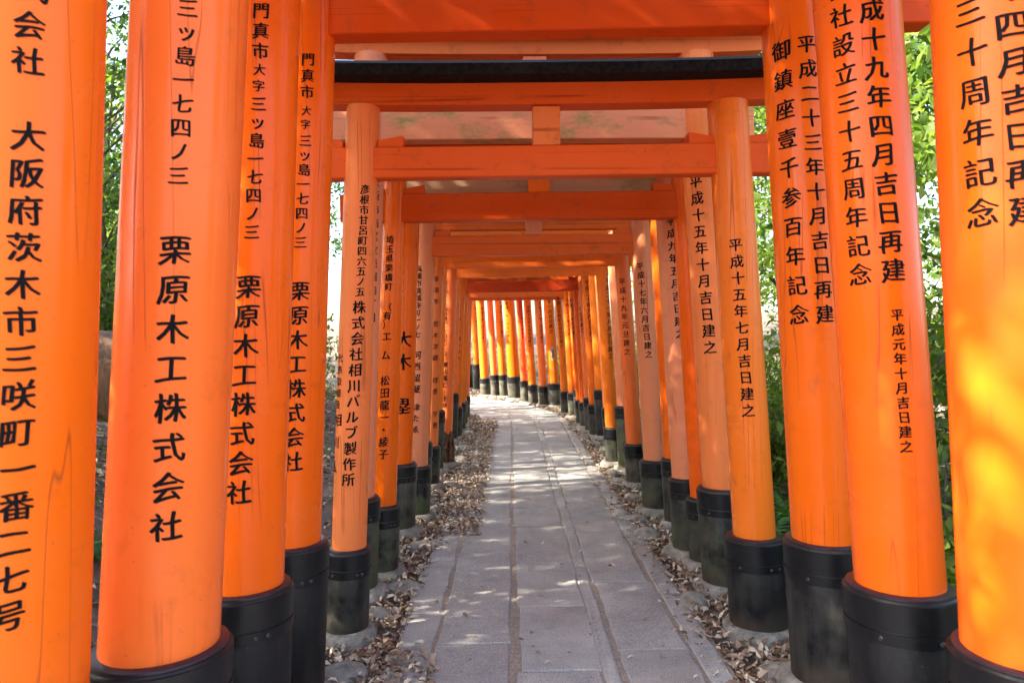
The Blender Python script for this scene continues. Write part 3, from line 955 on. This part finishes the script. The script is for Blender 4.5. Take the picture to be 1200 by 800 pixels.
# ------------------------------------------------------------------ fallen leaves
gate_pts = [(p['x'], p['y'], p['rs']) for g in GATES for p in g]
def scatter(n, smin, smax, umin, umax, power=1.0, side=None):
    s = rng.uniform(0, 1, n) ** power * (smax - smin) + smin
    u = rng.uniform(umin, umax, n)
    P = np.empty((n, 2))
    for i in range(n):
        c, tg, th = centre(s[i])
        P[i] = (c.x + tg.y * u[i], c.y - tg.x * u[i])
    return P
def leaf_field(name, P, zadd, size, mat, upright=0.25, fold=0.25, zfix=None):
    n = len(P)
    z = ground_z(P[:, 0], P[:, 1]) if zfix is None else np.full(n, zfix)
    z = z + rng.uniform(0.003, zadd, n)
    a = rng.uniform(0, 2 * np.pi, n)
    tl = rng.normal(0, upright, n)
    D = np.stack([np.cos(a) * np.cos(tl), np.sin(a) * np.cos(tl), np.sin(tl)], 1)
    N = np.stack([rng.normal(0, upright, n), rng.normal(0, upright, n), np.ones(n)], 1)
    N -= D * (N * D).sum(1, keepdims=True)
    N /= np.linalg.norm(N, axis=1, keepdims=True)
    L = rng.uniform(size * 0.6, size * 1.35, n); W = L * rng.uniform(0.35, 0.6, n)
    if mat is M_LITTER and size < 0.07:
        return dry_leaf_mesh(name, np.column_stack([P, z]), D, N, L * 1.1, W, fold * rng.uniform(-.3, 1.2, (n, 1)), rng.normal(0.1, 0.5, n))
    return leaf_mesh(name, np.column_stack([P, z]), D, N, L, W, fold)
Pl = np.vstack([scatter(15000, 1.5, 14, -1.35, -0.78), scatter(17000, 1.5, 16, 0.74, 1.45), scatter(5000, 5.5, 13, -0.84, -0.48), scatter(2200, 13, 24, 0.66, 1.5), scatter(900, 1.8, 3.5, -0.92, -0.64), scatter(350, 1.8, 3.4, -0.7, -0.56)])
tag(link('leaf_litter', leaf_field('leaf_litter', Pl, 0.045, 0.044, M_LITTER, 0.35, 0.3), None, M_LITTER),
    'dry brown fallen leaves heaped between the paving and the pillars', 'leaves', kind='stuff')
Pp = np.vstack([scatter(420, 2.5, 20, -0.78, 0.75, 1.3), scatter(900, 5.5, 12, -0.78, -0.45), scatter(500, 3.0, 12, 0.60, 0.80)])
tag(link('loose_leaves', leaf_field('loose_leaves', Pp, 0.010, 0.035, M_LITTER, 0.15, 0.2, 0.002), None, M_LITTER),
    'scattered dry leaves lying loose on the paving', 'leaves', kind='stuff')
Pb = np.vstack([scatter(16000, 0.5, 22, -7.0, -1.35), scatter(10000, 0.5, 22, 1.35, 6.0)])
tag(link('slope_litter', leaf_field('slope_litter', Pb, 0.04, 0.075, M_LITTER, 0.35, 0.3), None, M_LITTER),
    'brown leaf litter covering the wooded slopes outside the gates', 'leaves', kind='stuff')
Pg = np.vstack([scatter(20000, 1.0, 22, 1.55, 7.0), scatter(6000, 1.0, 22, -8.0, -2.2)])
k_ = np.sin(Pg[:, 0] * 2.1 + 1) * np.sin(Pg[:, 1] * 1.7) + 0.5 * np.sin(Pg[:, 0] * 5 + Pg[:, 1] * 4)
Pg = Pg[k_ > -0.15]
tag(link('ground_cover', leaf_field('ground_cover', Pg, 0.16, 0.07, M_LEAF[1], 0.5, 0.15), None, M_LEAF[1]),
    'low green ivy and seedlings on the slopes outside the gates', 'ground cover', kind='stuff')

# ------------------------------------------------------------------ trees, shrubs, ferns
def make_tree(seed, height, spread, n_clump, per, leaf, trunk_r, crown_lo=0.3):
    rd = random.Random(seed); rg = np.random.default_rng(seed)
    pts, rad = [], []
    bx, by = rd.uniform(-.4, .4), rd.uniform(-.4, .4)
    for i in range(9):
        t_ = i / 8
        pts.append((bx * t_ * t_ + 0.1 * math.sin(3 * t_ + seed), by * t_ + 0.08 * math.sin(4 * t_), -0.3 + (height * 0.92 + .3) * t_))
        rad.append(trunk_r * (1.25 if i == 0 else 1) * (1 - 0.82 * t_))
    parts = [tube(pts, rad, 12, 0.07)]
    cl = []
    for k in range(n_clump):
        zt = rd.uniform(crown_lo, 1.0) * height
        a = rd.uniform(0, 2 * math.pi)
        rr = spread * math.sqrt(max(0.05, 1 - ((zt / height - 0.62) / 0.5) ** 2)) * rd.uniform(0.35, 1.05)
        q = Vector((bx * .5 + rr * math.cos(a), by * .5 + rr * math.sin(a), zt))
        cl.append(q)
        if k % 2 == 0:
            z0 = max(0.15 * height, zt - rr * 0.7)
            f = min(1, z0 / (height * .92))
            p0 = Vector((bx * f * f, by * f, z0))
            mid = (p0 + q) / 2 + Vector((0, 0, 0.12 * rr))
            parts.append(tube([p0, mid, q], [trunk_r * 0.32 * (1 - f * .6), trunk_r * 0.18, 0.008], 6, 0.05))
    tv, tf = join_parts(parts)
    trunk = pymesh('trunk', tv, tf)
    P = []
    for q in cl:
        sz = rd.uniform(0.35, 0.85)
        k = int(per * rd.uniform(0.6, 1.3))
        X = rg.normal(0, 1, (k, 3)) * np.array([sz, sz, sz * 0.5]) * 0.62
        P.append(X + np.array(q[:]))
    P = np.vstack(P); n = len(P)
    D = rg.normal(0, 1, (n, 3)); D[:, 2] -= 0.3; D /= np.linalg.norm(D, axis=1, keepdims=True)
    N = rg.normal(0, 0.7, (n, 3)); N[:, 2] += 0.8
    N -= D * (N * D).sum(1, keepdims=True); N /= np.linalg.norm(N, axis=1, keepdims=True) + 1e-9
    L = rg.uniform(leaf * 0.6, leaf * 1.3, n)
    crown = leaf_mesh('crown', P, D, N, L, L * 0.55, 0.12)
    return trunk, crown

TREES = [make_tree(3, 7.5, 2.6, 52, 200, 0.13, 0.13, 0.22),
         make_tree(5, 9.5, 3.0, 52, 210, 0.14, 0.17, 0.25),
         make_tree(8, 6.0, 2.3, 44, 200, 0.12, 0.09, 0.12),
         make_tree(13, 12.0, 3.4, 56, 210, 0.15, 0.22, 0.35)]
for i, (tm, cm) in enumerate(TREES):
    tm.materials.append(M_BARK); cm.materials.append(M_LEAF[(i + 0) % 3] if i != 3 else M_LEAF[0])
TREE_MATS = M_LEAF
_cv = {}
def crown_variant(k, m):
    if (k, m) not in _cv:
        c = TREES[k][1].copy(); c.materials.clear(); c.materials.append(TREE_MATS[m]); _cv[(k, m)] = c
    return _cv[(k, m)]
def tree(x, y, k, m, sc, rot, label, group):
    o = empty('broadleaf_tree', (x, y, gz(x, y)), rot)
    o.scale = (sc, sc, sc)
    link('trunk', TREES[k][0], o); link('crown', crown_variant(k, m), o)
    tag(o, label, 'tree', group)
tl = [  # left side, sunward
 (-3.8, 2.3, 2, 1, 0.95), (-5.4, 3.7, 0, 1, 0.9), (-11.0, 19.5, 1, 1, 1.1), (-5.45, 9.7, 2, 0, 0.85), (-9.0, 7.4, 3, 0, 0.9),
 (-7.4, 1.8, 1, 1, 1.0), (-7.8, 5.2, 0, 0, 0.9), (-11.0, 9.0, 3, 1, 1.0), (-14, 26, 1, 1, 1.2), (-9.5, 29, 3, 1, 1.0), (-20, 18, 3, 1, 1.2),
 (-10.5, -0.5, 3, 0, 1.0), (-17, 5, 1, 1, 1.2), (-7.2, 12.6, 2, 1, 0.9)]
tr = [
 (4.8, 4.6, 2, 1, 1.0), (5.0, 7.8, 0, 0, 1.0), (4.1, 10.5, 1, 1, 0.9), (7.5, 8.5, 1, 1, 1.1), (7.8, 12.5, 3, 0, 1.0),
 (4.6, 15.0, 0, 1, 1.0), (10.5, 14.0, 1, 1, 1.2), (11.5, 8.0, 3, 0, 1.1), (5.5, 20.0, 1, 1, 1.1), (1.5, 23.5, 3, 1, 1.0), (10.0, 21.0, 3, 0, 1.2), (-3.0, 28.0, 1, 0, 1.2), (15, 12, 3, 1, 1.3), (16, 18, 3, 0, 1.4)]
ORD = ['nearest', 'second nearest', 'third nearest', 'fourth nearest', 'fifth nearest', 'sixth nearest', 'seventh nearest', 'eighth nearest', 'ninth nearest', 'tenth nearest',
       'eleventh nearest', 'twelfth nearest', 'thirteenth nearest', 'fourteenth nearest', 'fifteenth nearest', 'sixteenth nearest', 'seventeenth nearest', 'eighteenth nearest', 'nineteenth nearest', 'twentieth nearest', 'twenty-first nearest', 'twenty-second nearest']
SH = ['mid green', 'yellow green', 'dark green']
HT = ['broad', 'tall', 'small slender', 'very tall']
def ranked(lst):
    return sorted(lst, key=lambda q: q[0] ** 2 + q[1] ** 2)
for i, (x, y, k, m, sc) in enumerate(ranked(tl)):
    tree(x, y, k, m, sc, i * 1.3, '%s %s tree left of the gates, %s to the camera' % (HT[k], SH[m], ORD[i]), 'trees on the left slope')
for i, (x, y, k, m, sc) in enumerate(ranked(tr)):
    tree(x, y, k, m, sc, i * 2.1 + .5, '%s %s tree right of the gates, %s to the camera' % (HT[k], SH[m], ORD[i]), 'trees on the right slope')

def make_shrub(seed, h, w, n, leaf):
    rg = np.random.default_rng(seed); rd = random.Random(seed)
    parts = []; P = []
    for k in range(9):
        a = rd.uniform(0, 6.28); e = rd.uniform(0.3, 1)
        tip = Vector((math.cos(a) * w * e * .8, math.sin(a) * w * e * .8, h * rd.uniform(.5, 1)))
        mid = tip * 0.5 + Vector((0, 0, h * .15))
        parts.append(tube([(0, 0, -.05), mid, tip], [0.016, 0.010, 0.004], 5))
        m = n // 9
        tt = rg.uniform(0.25, 1.05, m)[:, None]
        P.append(np.array(tip[:])[None] * tt + rg.normal(0, .13 * w + .03, (m, 3)))
    stem = pymesh('stems', *join_parts(parts))
    P = np.vstack(P); P[:, 2] = np.abs(P[:, 2]); n = len(P)
    D = rg.normal(0, 1, (n, 3)); D[:, 2] += .2; D /= np.linalg.norm(D, axis=1, keepdims=True)
    N = rg.normal(0, .6, (n, 3)); N[:, 2] += .9
    N -= D * (N * D).sum(1, keepdims=True); N /= np.linalg.norm(N, axis=1, keepdims=True) + 1e-9
    L = rg.uniform(leaf * .6, leaf * 1.3, n)
    return stem, leaf_mesh('foliage', P, D, N, L, L * .5, .12)
SHR = [make_shrub(21, 1.1, .7, 1500, .085), make_shrub(22, .7, .6, 1100, .07), make_shrub(23, 1.7, .9, 2200, .09)]
for i, (a, b) in enumerate(SHR):
    a.materials.append(M_BARK); b.materials.append(M_LEAF[1])
rd = random.Random(99)
def shrub(x, y, k, sc, side, i):
    o = empty('woodland_shrub', (x, y, gz(x, y)), rd.uniform(0, 6))
    o.scale = (sc,) * 3
    link('stems', SHR[k][0], o); link('foliage', SHR[k][1], o)
    tag(o, '%s shrub on the bank %s the gates, %s to the camera' % (['bushy', 'low', 'tall'][k], 'left of' if side < 0 else 'right of', ORD[i]), 'shrub', 'shrubs %s the gates' % ('left of' if side < 0 else 'right of'))
for i, (x, y) in enumerate(ranked([(2.3, 3.9), (2.6, 5.1), (2.3, 6.6), (2.1, 2.8), (2.9, 3.3), (3.3, 4.8), (2.7, 5.9), (3.6, 7.2), (3.0, 9.0), (4.4, 5.9), (5.2, 4.6), (6.2, 6.6), (2.9, 11.6), (3.6, 13.2), (2.6, 15.4), (2.2, 17.5), (1.2, 19.5), (5.4, 9.4), (6.6, 10.8), (4.8, 12.0), (0.2, 21.5), (3.2, 19)])):
    shrub(x, y, rd.randrange(3), rd.uniform(.8, 1.25), 1, i)
for i, (x, y) in enumerate(ranked([(-4.2, 4.9), (-5.4, 7.8), (-3.4, 8.8), (-6.0, 11.0), (-3.0, 10.6), (-7.4, 10.4), (-3.6, 12.8), (-8.5, 9.0), (-5.6, 5.6), (-7.0, 6.8), (-5.0, 14), (-8, 16), (-4.6, 8.6)])):
    shrub(x, y, rd.randrange(3), rd.uniform(.8, 1.3), -1, i)

def make_fern(seed):
    rg = random.Random(seed)
    P, D, N, L = [], [], [], []
    for f in range(9):
        a = f / 9 * 6.28 + rg.uniform(-.2, .2); ln = rg.uniform(.35, .55)
        prev = None
        for k in range(1, 17):
            t_ = k / 16
            r = ln * t_; z = 0.30 * math.sin(t_ * 2.3) * ln / .5
            p = Vector((math.cos(a) * r, math.sin(a) * r, z + .03))
            for s in (-1, 1):
                dv = Vector((math.cos(a + s * 1.15), math.sin(a + s * 1.15), -.12)).normalized()
                P.append(p[:]); D.append(dv[:]); N.append((0, 0, 1)); L.append(.15 * (1 - t_) ** .8 + .02)
    P = np.array(P); D = np.array(D); N = np.array(N, float)
    N -= D * (N * D).sum(1, keepdims=True); N /= np.linalg.norm(N, axis=1, keepdims=True)
    L = np.array(L)
    return leaf_mesh('fern', P, D, N, L, L * .32 + .006, .05)
FERN = make_fern(4); FERN.materials.append(M_FERN)
def fern(px, py, d, sc, label):
    p = at_depth(px, py, d)
    o = link('fern', FERN)
    o.location = (p.x, p.y, gz(p.x, p.y)); o.scale = (sc,) * 3; o.rotation_euler = (0, 0, d)
    tag(o, label, 'fern')
fern(116, 590, 4.3, .55, 'bright green fern on the bare slope seen between the two leftmost pillars')
fern(912, 545, 5.6, 1.0, 'upper fern behind the Heisei 15 July pillar on the right bank')
fern(922, 585, 5.0, .9, 'lower fern behind the Heisei 15 July pillar on the right bank')
fern(1108, 560, 4.0, .9, 'fern in ivy seen between the two rightmost pillars')

# brown rock and earth bank on the left slope, built as a log
a = at_depth(60, 395, 6.2); b = at_depth(150, 478, 5.6)
pa = Vector((a.x - .8, a.y + .2, 1.55)); pb = Vector((b.x + .1, b.y, 1.12))
n_ = 9
pts = [pa.lerp(pb, k / (n_ - 1)) + Vector((0, 0, .04 * math.sin(k * 1.3))) for k in range(n_)]
lv, lf = tube(pts, [.36, .36, .35, .36, .35, .34, .34, .32, .25], 18, .05)
lo = link('log_shaped_rock', pymesh('log_shaped_rock', lv, lf), None, M_ROCK)
tag(lo, 'brown rock and earth bank, shaped as a thick trunk, between the two leftmost pillars', 'log')
